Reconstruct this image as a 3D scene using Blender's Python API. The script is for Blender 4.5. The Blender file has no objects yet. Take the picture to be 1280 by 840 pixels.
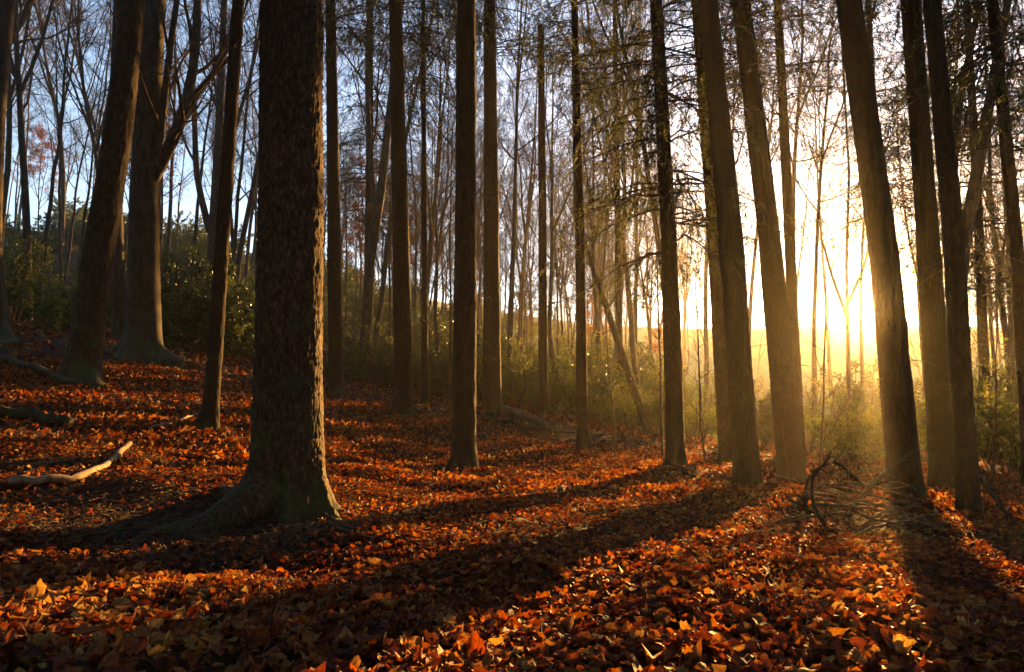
import bpy, math, random
import numpy as np
from mathutils import Vector

# ------------------------------------------------------------------ camera, sky, sun, exposure
S = bpy.context.scene
C = S.collection
PITCH = math.radians(6.2)
CAM = np.array([0.0, 0.0, 0.95])
F = 1280 * 24 / 36.0
cd = bpy.data.cameras.new('camera'); cd.lens = 24; cd.sensor_width = 36; cd.clip_start = 0.05; cd.clip_end = 3000
cam = bpy.data.objects.new('camera', cd); C.objects.link(cam)
cam.location = CAM; cam.rotation_euler = (math.pi/2 + PITCH, 0, 0)
S.camera = cam

def ray(px, py):
    u, v = (px-640)/F, (420-py)/F
    d = np.array([u, math.cos(PITCH)-math.sin(PITCH)*v, math.sin(PITCH)+math.cos(PITCH)*v])
    return d
def at(px, py, depth):                      # point on a pixel's ray at horizontal depth y
    d = ray(px, py); return CAM + d*(depth/d[1])

SUND = ray(1082, 377); SUND = SUND/np.linalg.norm(SUND)
SUN_EL = math.asin(SUND[2]); SUN_AZ = math.atan2(SUND[0], SUND[1])

w = bpy.data.worlds.new('World'); S.world = w; w.use_nodes = True
nt = w.node_tree; nt.nodes.clear()
sky = nt.nodes.new('ShaderNodeTexSky'); sky.sky_type = 'NISHITA'; sky.sun_disc = False
sky.sun_elevation = SUN_EL; sky.sun_rotation = SUN_AZ
sky.air_density = 1.0; sky.dust_density = 0.25; sky.ozone_density = 3.0; sky.altitude = 200
bg = nt.nodes.new('ShaderNodeBackground'); bg.inputs[1].default_value = 0.09
wo = nt.nodes.new('ShaderNodeOutputWorld')
nt.links.new(sky.outputs[0], bg.inputs[0]); nt.links.new(bg.outputs[0], wo.inputs[0])

ld = bpy.data.lights.new('sun', 'SUN'); ld.energy = 5.0; ld.angle = math.radians(0.5); ld.color = (1.0, 0.57, 0.18)
sun = bpy.data.objects.new('sun', ld); C.objects.link(sun)
sun.rotation_euler = Vector(SUND).to_track_quat('Z', 'Y').to_euler()
sun.location = (20, 40, 30)

S.view_settings.view_transform = 'Standard'; S.view_settings.look = 'None'
S.view_settings.gamma = 1.0; S.view_settings.use_curve_mapping = False
S.view_settings.exposure = 2.7
S.view_settings.use_white_balance = True; S.view_settings.white_balance_temperature = 8200; S.view_settings.white_balance_tint = 16
S.render.engine = 'CYCLES'
cy = S.cycles
cy.use_denoising = True; cy.max_bounces = 5; cy.diffuse_bounces = 3; cy.glossy_bounces = 2
cy.transmission_bounces = 3; cy.transparent_max_bounces = 4; cy.volume_bounces = 0
cy.sample_clamp_indirect = 4.0
cy.use_adaptive_sampling = True; cy.adaptive_threshold = 0.01

HAZE_DENSITY = 0.0005
FWD_DENSITY = 0.00008

# ------------------------------------------------------------------ noise helpers (numpy)
def _hash(ix, iy, iz, seed=0):
    h = (ix.astype(np.int64)*374761393 + iy.astype(np.int64)*668265263 + iz.astype(np.int64)*2147483647 + seed*1274126177) & 0xffffffff
    h = ((h ^ (h >> 13))*1274126177) & 0xffffffff
    h = ((h ^ (h >> 16))*2246822519) & 0xffffffff
    return ((h ^ (h >> 15)) & 0xffffff)/float(0xffffff)
def vnoise(P, seed=0):
    P = np.asarray(P, float); I = np.floor(P).astype(np.int64); f = P-I; f = f*f*(3-2*f)
    r = 0
    for dx in (0, 1):
        for dy in (0, 1):
            for dz in (0, 1):
                wgt = (f[:, 0] if dx else 1-f[:, 0])*(f[:, 1] if dy else 1-f[:, 1])*(f[:, 2] if dz else 1-f[:, 2])
                r = r + wgt*_hash(I[:, 0]+dx, I[:, 1]+dy, I[:, 2]+dz, seed)
    return r
def fbm(P, o=3, seed=0):
    P = np.asarray(P, float); a, s, t = 0.5, 0, 0
    for k in range(o):
        s = s + a*vnoise(P*2**k, seed+k); t += a; a *= 0.5
    return s/t
def worley(P, seed=0):                      # F1, F2
    P = np.asarray(P, float); I = np.floor(P).astype(np.int64)
    f1 = np.full(len(P), 9.0); f2 = f1.copy()
    for dx in (-1, 0, 1):
        for dy in (-1, 0, 1):
            for dz in (-1, 0, 1):
                a, b, c = I[:, 0]+dx, I[:, 1]+dy, I[:, 2]+dz
                q = np.stack([a+_hash(a, b, c, seed), b+_hash(a, b, c, seed+7), c+_hash(a, b, c, seed+13)], 1)
                d = np.linalg.norm(P-q, axis=1)
                n = d < f1
                f2 = np.where(n, f1, np.minimum(f2, d)); f1 = np.where(n, d, f1)
    return f1, f2

# ------------------------------------------------------------------ terrain
# (pixel x, pixel y, depth) of ground seen in the photograph
GP = [(355,648,5.2),(580,592,11.5),(935,608,11),(990,601,12.5),(1132,622,9),(1212,650,7.5),(1180,617,12),(845,578,13),
      (907,578,15.5),(728,568,16),(615,508,19),(505,520,16),(420,498,18),(531,506,20),(679,522,20),(262,536,9.5),
      (100,474,12.5),(178,442,16),(5,417,16),(40,530,8),(80,610,5.2),(250,700,3.9),(640,840,1.85),(0,840,1.75),(1280,840,1.95),
      (640,700,3.6),(1000,700,3.9),(800,640,6.8),(1100,720,3.8),(1280,690,5.2),(850,548,26),(1000,560,24),(1150,585,17),
      (1280,600,13),(640,510,27),(450,472,28),(250,427,28),(60,397,28),
      (60,318,62),(250,345,62),(450,390,72),(600,425,75),(800,505,60),(1000,520,60),(1200,535,45),
      (60,290,110),(300,322,110),(450,372,110),(600,395,120),(-300,250,80),(-200,330,34),(-200,480,14),
      (800,455,115),(1000,462,110),(1200,470,100),(1450,470,95),(1500,590,14),
      (300,330,170),(640,392,170),(820,410,165),(1000,409,165),(1150,408,165),(1400,405,165),(60,305,150),
      (300,350,245),(640,410,245),(820,432,245),(1000,432,245),(1150,432,245),(1400,432,240),(60,330,245)]
pts = [at(*g) for g in GP]
pts += [np.array(p) for p in [(0,0,.33),(3,0,.15),(-3,0,.55),(0,-6,.5),(8,-4,-.2),(-8,-4,1.5),(0,-30,-1),(30,-20,-3),(-30,-20,5),
        (0,-120,-3),(-120,-60,22),(120,-60,-6),(-200,0,40),(200,0,2),(0,-240,-2),(-180,-160,26),(180,-160,-4)]]
CP = np.array(pts)
def _phi(r): return np.sqrt(r*r + 2.25)
_n = len(CP)
_A = _phi(np.linalg.norm(CP[:, None, :2]-CP[None, :, :2], axis=2))
_Q = np.c_[np.ones(_n), CP[:, :2]/50]
_M = np.block([[_A - np.eye(_n)*0.35, _Q], [_Q.T, np.zeros((3, 3))]])
_W = np.linalg.solve(_M, np.r_[CP[:, 2], 0, 0, 0])
def terrain(x, y):
    x = np.atleast_1d(np.asarray(x, float)); y = np.atleast_1d(np.asarray(y, float))
    z = np.empty_like(x)
    for i in range(0, len(x), 40000):
        xx, yy = x[i:i+40000], y[i:i+40000]
        r = np.hypot(xx[:, None]-CP[None, :, 0], yy[:, None]-CP[None, :, 1])
        z[i:i+40000] = _phi(r)@_W[:_n] + _W[_n] + _W[_n+1]*xx/50 + _W[_n+2]*yy/50
    rr = np.hypot(x, y)
    P = np.stack([x, y, np.zeros_like(x)], 1)
    z += (fbm(P*0.9, 2, 3)-.5)*0.16*np.clip(rr/3, 0, 1) + (fbm(P*4, 2, 5)-.5)*0.05
    return z
def tz(x, y): return float(terrain(x, y)[0])
def ground_at(px, py, t0=1.2, t1=60):       # where a sight line meets the ground
    d = ray(px, py); T = np.geomspace(t0, t1, 400)
    P = CAM+T[:, None]*d
    g = P[:, 2]-terrain(P[:, 0], P[:, 1])
    k = np.argmax(g < 0)
    if not g[k] < 0: k = -1
    p = P[k]; return np.array([p[0], p[1], tz(p[0], p[1])])

# ------------------------------------------------------------------ object helpers
def mesh(name, V, Fs, mat, smooth=True, attrs=None):
    """Fs: array (m,3) or (m,4) or list of arrays"""
    me = bpy.data.meshes.new(name)
    V = np.ascontiguousarray(V, dtype=np.float32)
    if not isinstance(Fs, list): Fs = [Fs]
    Fs = [np.asarray(f, np.int32) for f in Fs if len(f)]
    loops = np.concatenate([f.ravel() for f in Fs])
    tot = np.concatenate([np.full(len(f), f.shape[1], np.int32) for f in Fs])
    st = np.concatenate([[0], np.cumsum(tot)[:-1]]).astype(np.int32)
    me.vertices.add(len(V)); me.vertices.foreach_set('co', V.ravel())
    me.loops.add(len(loops)); me.loops.foreach_set('vertex_index', loops)
    me.polygons.add(len(tot)); me.polygons.foreach_set('loop_start', st); me.polygons.foreach_set('loop_total', tot)
    me.update(calc_edges=True)
    if smooth: me.polygons.foreach_set('use_smooth', np.ones(len(tot), bool))
    if attrs:
        for k, a in attrs.items():
            at_ = me.attributes.new(k, 'FLOAT', 'POINT'); at_.data.foreach_set('value', np.asarray(a, np.float32))
    if mat: me.materials.append(mat)
    me.validate()
    return me
def link(name, me, parent=None, loc=(0, 0, 0), rot=(0, 0, 0), scale=1.0):
    o = bpy.data.objects.new(name, me); C.objects.link(o)
    o.parent = parent; o.location = loc; o.rotation_euler = rot
    o.scale = (scale,)*3 if np.isscalar(scale) else scale
    return o
def tag(o, label, cat, group=None):
    o['label'] = label; o['category'] = cat
    if group: o['group'] = group
    return o
def thing(name, label, cat, loc, group=None, rotz=0, scale=1.0):
    return tag(link(name, None, None, loc, (0, 0, rotz), scale), label, cat, group)

def tubes(P, R, k):
    """P (m,n,3) polylines, R (m,n) radii -> verts, quads"""
    P = np.asarray(P, float); m, n, _ = P.shape
    T = np.empty_like(P); T[:, 1:-1] = P[:, 2:]-P[:, :-2]; T[:, 0] = P[:, 1]-P[:, 0]; T[:, -1] = P[:, -1]-P[:, -2]
    T /= np.linalg.norm(T, axis=2, keepdims=True)+1e-9
    ref = np.where(np.abs(T[:, :1, 2:3]) > .8, np.array([1., 0, 0]), np.array([0, 0, 1.]))
    ref = np.broadcast_to(ref, T.shape)
    A = np.cross(T, ref); A /= np.linalg.norm(A, axis=2, keepdims=True)+1e-9
    B = np.cross(T, A)
    ph = np.arange(k)*2*math.pi/k
    V = P[:, :, None]+R[:, :, None, None]*(np.cos(ph)[:, None]*A[:, :, None]+np.sin(ph)[:, None]*B[:, :, None])
    base = (np.arange(m)*n*k)[:, None, None]; i = np.arange(n-1)[None, :, None]; j = np.arange(k)[None, None, :]
    a = base+i*k+j; b = base+i*k+(j+1) % k
    Q = np.stack([a, b, b+k, a+k], -1).reshape(-1, 4)
    return V.reshape(-1, 3), Q
def merge(parts):
    V, Q, o = [], [], 0
    for v, q in parts:
        V.append(v); Q.append(q+o); o += len(v)
    return np.concatenate(V), Q

# ------------------------------------------------------------------ materials
def mat_new(name):
    m = bpy.data.materials.new(name); m.use_nodes = True
    n = m.node_tree; n.nodes.clear()
    return m, n, n.nodes.new('ShaderNodeOutputMaterial')
def N(n, t, **kw):
    x = n.nodes.new(t)
    for k, v in kw.items(): setattr(x, k, v)
    return x
def ramp(n, fac, cols):
    r = N(n, 'ShaderNodeValToRGB'); n.links.new(fac, r.inputs[0])
    e = r.color_ramp.elements
    while len(e) < len(cols): e.new(0.5)
    for i, (p, c) in enumerate(cols): e[i].position = p; e[i].color = (*c, 1)
    return r.outputs[0]
def bark(name, dark, mid, light, scale, zs, bump, moss=0.0, rough=.9, plate=True):
    m, n, out = mat_new(name)
    tc = N(n, 'ShaderNodeTexCoord'); mp = N(n, 'ShaderNodeMapping'); mp.inputs['Scale'].default_value = (scale, scale, scale*zs)
    n.links.new(tc.outputs['Object'], mp.inputs[0])
    no = N(n, 'ShaderNodeTexNoise'); no.inputs['Scale'].default_value = 1.0; no.inputs['Detail'].default_value = 6; no.inputs['Roughness'].default_value = .65
    n.links.new(mp.outputs[0], no.inputs[0])
    vo = N(n, 'ShaderNodeTexVoronoi', feature='DISTANCE_TO_EDGE'); vo.inputs['Scale'].default_value = 1.1
    wv = N(n, 'ShaderNodeMix', data_type='VECTOR'); wv.inputs[0].default_value = .25
    n.links.new(mp.outputs[0], wv.inputs[4]); n.links.new(no.outputs['Color'], wv.inputs[5]); n.links.new(wv.outputs[1], vo.inputs[0])
    big = N(n, 'ShaderNodeTexNoise'); big.inputs['Scale'].default_value = 1.3; big.inputs['Detail'].default_value = 3
    n.links.new(tc.outputs['Object'], big.inputs[0])
    ad = N(n, 'ShaderNodeMath', operation='MULTIPLY_ADD'); n.links.new(vo.outputs[0], ad.inputs[0]); ad.inputs[1].default_value = .4 if plate else .08
    n.links.new(no.outputs[0], ad.inputs[2])
    h = ad.outputs[0]
    col = ramp(n, h, [(0.35, dark), (0.55, mid), (0.8, light)])
    mx = N(n, 'ShaderNodeMix', data_type='RGBA', blend_type='MULTIPLY'); mx.inputs[0].default_value = .7
    n.links.new(col, mx.inputs[6]); n.links.new(ramp(n, big.outputs[0], [(.3, (.55, .55, .55)), (.7, (1, 1, 1))]), mx.inputs[7])
    c = mx.outputs[2]
    if moss:
        sp = N(n, 'ShaderNodeSeparateXYZ'); n.links.new(tc.outputs['Object'], sp.inputs[0])
        mr = N(n, 'ShaderNodeMapRange'); mr.inputs[1].default_value = 0.0; mr.inputs[2].default_value = 2.2; mr.inputs[3].default_value = .3*moss; mr.inputs[4].default_value = -.12
        n.links.new(sp.outputs[2], mr.inputs[0])
        m2 = N(n, 'ShaderNodeTexNoise'); m2.inputs['Scale'].default_value = 3.5; m2.inputs['Detail'].default_value = 5
        n.links.new(tc.outputs['Object'], m2.inputs[0])
        a2 = N(n, 'ShaderNodeMath', operation='ADD'); n.links.new(m2.outputs[0], a2.inputs[0]); n.links.new(mr.outputs[0], a2.inputs[1])
        f = ramp(n, a2.outputs[0], [(.52, (0, 0, 0)), (.72, (.75, .75, .75))])
        mm = N(n, 'ShaderNodeMix', data_type='RGBA'); n.links.new(f, mm.inputs[0]); n.links.new(c, mm.inputs[6]); mm.inputs[7].default_value = (.045, .06, .018, 1)
        c = mm.outputs[2]
    b = N(n, 'ShaderNodeBump'); b.inputs['Strength'].default_value = .9; b.inputs['Distance'].default_value = bump
    n.links.new(h, b.inputs['Height'])
    p = N(n, 'ShaderNodeBsdfPrincipled'); p.inputs['Roughness'].default_value = rough; p.inputs['Specular IOR Level'].default_value = .25
    n.links.new(c, p.inputs['Base Color']); n.links.new(b.outputs[0], p.inputs['Normal']); n.links.new(p.outputs[0], out.inputs[0])
    return m
M = {}
M['spruce'] = bark('spruce_bark', (.012, .006, .003), (.034, .0165, .0075), (.075, .038, .018), 26, .32, .012, moss=.22)
M['hero'] = bark('old_spruce_bark', (.018, .009, .0045), (.062, .031, .0145), (.16, .086, .041), 38, .4, .008, moss=.28)
M['beech'] = bark('beech_bark', (.03, .021, .014), (.07, .05, .033), (.14, .104, .07), 9, .35, .008, moss=.4, plate=False)
M['twig'] = bark('twig_bark', (.05, .03, .02), (.11, .065, .042), (.17, .10, .065), 6, .4, .004, plate=False)
M['dead'] = bark('dead_wood', (.06, .035, .02), (.16, .095, .055), (.3, .2, .12), 20, .4, .004, plate=False)
M['pale'] = bark('barkless_wood', (.14, .09, .055), (.32, .23, .15), (.48, .37, .26), 14, .3, .003, plate=False)
M['log'] = bark('rotting_log_bark', (.014, .008, .005), (.045, .026, .015), (.09, .056, .033), 14, .5, .012, moss=.4)

def leafmat(name, cols, attr=None, trans=.42, rough=.68, vein=45):
    m, n, out = mat_new(name)
    if attr:
        a = N(n, 'ShaderNodeAttribute', attribute_name=attr); fac = a.outputs['Fac']
    else:
        a = N(n, 'ShaderNodeObjectInfo'); fac = a.outputs['Random']
    col = ramp(n, fac, cols)
    if vein:
        tc = N(n, 'ShaderNodeTexCoord'); no = N(n, 'ShaderNodeTexNoise'); no.inputs['Scale'].default_value = vein; no.inputs['Detail'].default_value = 3
        n.links.new(tc.outputs['Object'], no.inputs[0])
        mx = N(n, 'ShaderNodeMix', data_type='RGBA', blend_type='MULTIPLY'); mx.inputs[0].default_value = .8
        n.links.new(col, mx.inputs[6]); n.links.new(ramp(n, no.outputs[0], [(.3, (.35, .3, .28)), (.62, (1, 1, 1))]), mx.inputs[7]); col = mx.outputs[2]
    p = N(n, 'ShaderNodeBsdfPrincipled'); p.inputs['Roughness'].default_value = rough; p.inputs['Specular IOR Level'].default_value = .35
    n.links.new(col, p.inputs['Base Color'])
    if vein:
        bp = N(n, 'ShaderNodeBump'); bp.inputs['Strength'].default_value = .7; bp.inputs['Distance'].default_value = .008; n.links.new(no.outputs[0], bp.inputs['Height']); n.links.new(bp.outputs[0], p.inputs['Normal'])
    t = N(n, 'ShaderNodeBsdfTranslucent'); n.links.new(col, t.inputs[0])
    ms = N(n, 'ShaderNodeMixShader'); ms.inputs[0].default_value = trans
    n.links.new(p.outputs[0], ms.inputs[1]); n.links.new(t.outputs[0], ms.inputs[2]); n.links.new(ms.outputs[0], out.inputs[0])
    return m
LC = [(0, (.05, .016, .006)), (.25, (.14, .024, .007)), (.48, (.28, .052, .010)), (.68, (.38, .11, .017)), (.87, (.44, .19, .04)), (1, (.52, .30, .08))]
M['leaf'] = leafmat('fallen_leaf', LC, vein=5)
M['litter'] = leafmat('leaf_litter', LC, 'rnd', vein=70)
GC = [(0, (.03, .05, .015)), (.5, (.065, .10, .022)), (.85, (.11, .14, .03)), (1, (.17, .16, .035))]
M['shrub'] = leafmat('evergreen_leaf', GC, 'rnd', trans=.3, rough=.4, vein=0)
M['lime'] = leafmat('backlit_tint_leaf', [(0, (.07, .10, .02)), (.6, (.16, .19, .03)), (1, (.30, .27, .05))], 'rnd', trans=.5, vein=0)  # yellow-green lightened to mimic leaves lit from behind
M['needle'] = leafmat('spruce_needle', [(0, (.025, .04, .012)), (.6, (.06, .075, .02)), (1, (.12, .11, .035))], 'rnd', trans=.4, vein=0)
M['rust'] = leafmat('withered_beech_leaf', [(0, (.2, .05, .015)), (.6, (.38, .11, .025)), (1, (.5, .2, .05))], 'rnd', trans=.45, vein=0)

def soil():
    m, n, out = mat_new('forest_soil')
    tc = N(n, 'ShaderNodeTexCoord')
    a = N(n, 'ShaderNodeTexNoise'); a.inputs['Scale'].default_value = 9; a.inputs['Detail'].default_value = 8; a.inputs['Roughness'].default_value = .7
    v = N(n, 'ShaderNodeTexVoronoi'); v.inputs['Scale'].default_value = 14
    n.links.new(tc.outputs['Object'], a.inputs[0]); n.links.new(tc.outputs['Object'], v.inputs[0])
    c1 = ramp(n, a.outputs[0], [(.3, (.02, .010, .005)), (.55, (.05, .021, .009)), (.75, (.11, .04, .014))])
    mx = N(n, 'ShaderNodeMix', data_type='RGBA', blend_type='MULTIPLY'); mx.inputs[0].default_value = .5
    n.links.new(c1, mx.inputs[6]); n.links.new(v.outputs['Color'], mx.inputs[7])
    b = N(n, 'ShaderNodeBump'); b.inputs['Strength'].default_value = .9; b.inputs['Distance'].default_value = .03; n.links.new(a.outputs[0], b.inputs['Height'])
    p = N(n, 'ShaderNodeBsdfPrincipled'); p.inputs['Roughness'].default_value = .95; p.inputs['Specular IOR Level'].default_value = .15
    n.links.new(mx.outputs[2], p.inputs['Base Color']); n.links.new(b.outputs[0], p.inputs['Normal']); n.links.new(p.outputs[0], out.inputs[0])
    return m
def grass():
    m, n, out = mat_new('meadow_grass')
    tc = N(n, 'ShaderNodeTexCoord')
    a = N(n, 'ShaderNodeTexNoise'); a.inputs['Scale'].default_value = .12; a.inputs['Detail'].default_value = 8
    n.links.new(tc.outputs['Object'], a.inputs[0])
    c = ramp(n, a.outputs[0], [(.3, (.04, .10, .015)), (.6, (.07, .14, .02)), (.8, (.11, .16, .03))])
    b = N(n, 'ShaderNodeBump'); b.inputs['Strength'].default_value = .6; b.inputs['Distance'].default_value = .3; n.links.new(a.outputs[0], b.inputs['Height'])
    p = N(n, 'ShaderNodeBsdfPrincipled'); p.inputs['Roughness'].default_value = .9
    n.links.new(c, p.inputs['Base Color']); n.links.new(b.outputs[0], p.inputs['Normal']); n.links.new(p.outputs[0], out.inputs[0])
    return m
M['soil'] = soil(); M['grass'] = grass()

# ------------------------------------------------------------------ the ground
rad = np.concatenate([np.linspace(.0, 6, 90)[1:], np.geomspace(6.07, 245, 115)])
ang = np.concatenate([np.linspace(-55, 55, 300, endpoint=False), np.linspace(55, 305, 130, endpoint=False)])
ang = np.radians(ang); na, nr = len(ang), len(rad)
RR, AA = np.meshgrid(rad, ang, indexing='ij')
gx, gy = (RR*np.sin(AA)).ravel(), (RR*np.cos(AA)).ravel()
gz = terrain(gx, gy)
GV = np.stack([gx, gy, gz], 1)
i, j = np.meshgrid(np.arange(nr-1), np.arange(na), indexing='ij')
q = np.stack([i*na+j, i*na+(j+1) % na, (i+1)*na+(j+1) % na, (i+1)*na+j], -1).reshape(-1, 4)
cen = GV[q].mean(1); cr = np.hypot(cen[:, 0], cen[:, 1]); ca = np.degrees(np.arctan2(cen[:, 0], cen[:, 1]))
jit = (fbm(cen*np.array([.06, .06, 0]), 2, 9)-.5)*16
mead = ((cr+jit > 66) & (ca > 6) & (ca < 95)) | ((cr+jit > 78) & (ca > -17) & (ca <= 6))
def sub(V, Q):
    u, inv = np.unique(Q, return_inverse=True); return V[u], inv.reshape(-1, 4)
v, f = sub(GV, q[~mead])
c0 = len(v); ring = np.where(np.isclose(np.hypot(v[:, 0], v[:, 1]), rad[0]))[0]
ring = ring[np.argsort(np.arctan2(v[ring, 0], v[ring, 1]))]
v = np.vstack([v, [[0, 0, tz(0, 0)]]])
cap = np.stack([np.full(len(ring), c0), ring, np.roll(ring, -1)], 1)
ground = link('ground', mesh('ground', v, [f[:, ::-1], cap[:, ::-1]], M['soil'])); ground['kind'] = 'structure'
v, f = sub(GV, q[mead])
meadow = link('meadow', mesh('meadow', v, f[:, ::-1], M['grass'])); meadow['kind'] = 'structure'

# ------------------------------------------------------------------ trunks
def trunk(path, r0, r1, segs, hs, lobes=(), flare=(.35, .25), seed=0, barkamp=.012, cell=16, knots=0, mat=None):
    """path: (n,3) centre line from the base up (z rising), local to the base. lobes: (angle, reach, height scale, width)"""
    rng = np.random.default_rng(seed)
    path = np.asarray(path, float)
    H = path[-1, 2]; hs = np.asarray(hs); ph = np.linspace(0, 2*math.pi, segs, endpoint=False)
    cx = np.interp(hs, path[:, 2], path[:, 0]); cyy = np.interp(hs, path[:, 2], path[:, 1])
    if len(path) > 2:                       # soften the kinks
        for _ in range(3):
            kx = np.array([.25, .5, .25]); 
            cx[1:-1] = np.convolve(cx, kx, 'valid'); cyy[1:-1] = np.convolve(cyy, kx, 'valid')
    t = np.clip(hs/H, 0, 1)
    r = r0+(r1-r0)*t
    HH, PP = np.meshgrid(hs, ph, indexing='ij')
    Rr = np.repeat(r[:, None], segs, 1)
    Rr = Rr*(1+flare[0]*np.exp(-np.clip(HH, -.15, None)/flare[1]))
    for (a, reach, s, wd) in lobes:
        d = (PP-a+math.pi) % (2*math.pi)-math.pi
        wv = .18*np.sin(HH*7+a*3)
        Rr += reach*np.clip(np.exp(-HH/s), 0, 1.6)*np.exp(-((d+wv*.4)/wd)**2)
    # slow swelling and bark relief
    Pn = np.stack([np.cos(PP)*Rr, np.sin(PP)*Rr, HH], -1).reshape(-1, 3)
    Rr = Rr.ravel()*(1+.07*(fbm(Pn*np.array([2.2, 2.2, .8])+seed*9, 2, seed)-.5)*2)
    if barkamp:
        w1 = Pn*np.array([cell, cell, cell*.5])+.8*(np.stack([vnoise(Pn*11, 1), vnoise(Pn*11, 2), vnoise(Pn*11, 3)], 1)-.5)*2
        f1, f2 = worley(w1, seed)
        Rr = Rr+barkamp*(np.clip((f2-f1)*2.2, 0, 1)-.5)*(.5+.7*fbm(Pn*6, 2, 4))
    for k in range(knots):
        a, hh = rng.uniform(0, 6.28), rng.uniform(.6, min(H, 7))
        d = (PP.ravel()-a+math.pi) % (2*math.pi)-math.pi
        Rr = Rr+.02*np.exp(-(d*r0/.04)**2-((HH.ravel()-hh)/.045)**2)
    V = np.stack([np.cos(PP.ravel())*Rr+np.repeat(cx, segs), np.sin(PP.ravel())*Rr+np.repeat(cyy, segs), HH.ravel()], 1)
    n = len(hs); i, j = np.meshgrid(np.arange(n-1), np.arange(segs), indexing='ij')
    Q = np.stack([i*segs+j, i*segs+(j+1) % segs, (i+1)*segs+(j+1) % segs, (i+1)*segs+j], -1).reshape(-1, 4)
    V = np.vstack([V, [[cx[-1], cyy[-1], hs[-1]]]])
    top = (n-1)*segs; a = np.arange(segs)
    T = np.stack([top+a, top+(a+1) % segs, np.full(segs, len(V)-1)], 1)
    return mesh('trunk', V, [Q, T], mat)

def grow(P, R, n, tmin, tmax, ang, angj, lf, npts, up, wob, rf, rng, lmin=.1, lens=None):
    """children of polylines P (m,k,3): n each"""
    m, k, _ = P.shape
    idx = np.repeat(np.arange(m), n); t = rng.uniform(tmin, tmax, len(idx))
    # spread evenly
    t = tmin+(tmax-tmin)*((np.tile(np.arange(n), m)+rng.uniform(0, 1, len(idx)))/n)
    s = t*(k-1); a = np.minimum(s.astype(int), k-2); f = (s-a)[:, None]
    st = P[idx, a]*(1-f)+P[idx, a+1]*f
    tan = P[idx, a+1]-P[idx, a]; tan /= np.linalg.norm(tan, axis=1, keepdims=True)+1e-9
    pr = R[idx, a]*(1-f[:, 0])+R[idx, a+1]*f[:, 0]
    pl = np.linalg.norm(np.diff(P, axis=1), axis=2).sum(1)[idx] if lens is None else lens
    az = np.tile(np.arange(n)*2.4, m)+rng.uniform(0, 6.28, m)[np.repeat(np.arange(m), n)]+rng.normal(0, .4, len(idx))
    ref = np.where(np.abs(tan[:, 2:3]) > .9, np.array([1., 0, 0]), np.array([0, 0, 1.]))
    A = np.cross(tan, ref); A /= np.linalg.norm(A, axis=1, keepdims=True)+1e-9; B = np.cross(tan, A)
    an = ang+rng.normal(0, angj, len(idx))
    d = tan*np.cos(an)[:, None]+(A*np.cos(az)[:, None]+B*np.sin(az)[:, None])*np.sin(an)[:, None]
    L = np.maximum(lf*pl*(1.15-.75*t)*rng.uniform(.65, 1.25, len(idx)), lmin)
    out = np.empty((len(idx), npts, 3)); out[:, 0] = st
    for q_ in range(1, npts):
        d = d+np.array([0, 0, up])+rng.normal(0, wob, d.shape); d /= np.linalg.norm(d, axis=1, keepdims=True)
        out[:, q_] = out[:, q_-1]+d*(L/(npts-1))[:, None]
    tt = np.linspace(0, 1, npts)[None]
    r = (np.minimum(pr*.8, pr*rf)[:, None])*(1-.75*tt)
    return out, r

def bare_tree(seed, H, r0, crown_lo=.35, forks=2, spread=.55, dens=1.0):
    """a leafless broadleaf: trunk polylines (with forks) and crown branches"""
    rng = np.random.default_rng(seed)
    n = 16
    tr = np.zeros((1, n, 3)); d = np.array([rng.normal(0, .05), rng.normal(0, .05), 1.])
    for k in range(1, n):
        d = d+np.r_[rng.normal(0, .05, 2), .1]; d /= np.linalg.norm(d); tr[0, k] = tr[0, k-1]+d*H/(n-1)
    tr[0, 0, 2] = -.4
    tt = np.linspace(0, 1, n); tR = (r0*(1-.86*tt)*(1+.45*np.exp(-tt*H/.5)))[None]
    tp = [tubes(tr, tR, 9)]
    F1 = None
    if forks:
        F1 = grow(tr, tR, forks, crown_lo*.8, crown_lo*.8+.25, .42, .12, .62, 10, .16, .06, .75, rng)
        tp.append(tubes(F1[0], F1[1], 7))
    L1 = grow(tr, tR, int(13*dens), crown_lo, .98, .8*spread+.35, .2, .30, 8, .10, .10, .5, rng, lmin=1.2)
    lv1P, lv1R = L1
    if F1 is not None:
        x = grow(F1[0], F1[1], 9, .25, .98, .8*spread+.3, .2, .34, 8, .10, .10, .5, rng, lmin=1.0)
        lv1P = np.concatenate([lv1P, x[0]]); lv1R = np.concatenate([lv1R, x[1]])
    L2 = grow(lv1P, lv1R, int(7*dens), .2, 1, .75, .2, .42, 6, .06, .12, .55, rng, lmin=.5)
    L3 = grow(L2[0], L2[1], int(6*dens), .15, 1, .7, .2, .5, 4, .05, .14, .6, rng, lmin=.3)
    L3R = np.maximum(L3[1], .0045)
    L4 = grow(L3[0], L3R, 4, .2, 1, .65, .2, .55, 3, .04, .15, .7, rng, lmin=.18)
    cp = [tubes(lv1P, np.maximum(lv1R, .012), 5), tubes(L2[0], np.maximum(L2[1], .007), 4), tubes(L3[0], L3R, 3), tubes(L4[0], np.maximum(L4[1], .0035), 3)]
    tm = mesh('trunk', *merge(tp), M['beech'])
    cm = mesh('crown', *merge(cp), M['twig'])
    return tm, cm, L4[0]

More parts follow.
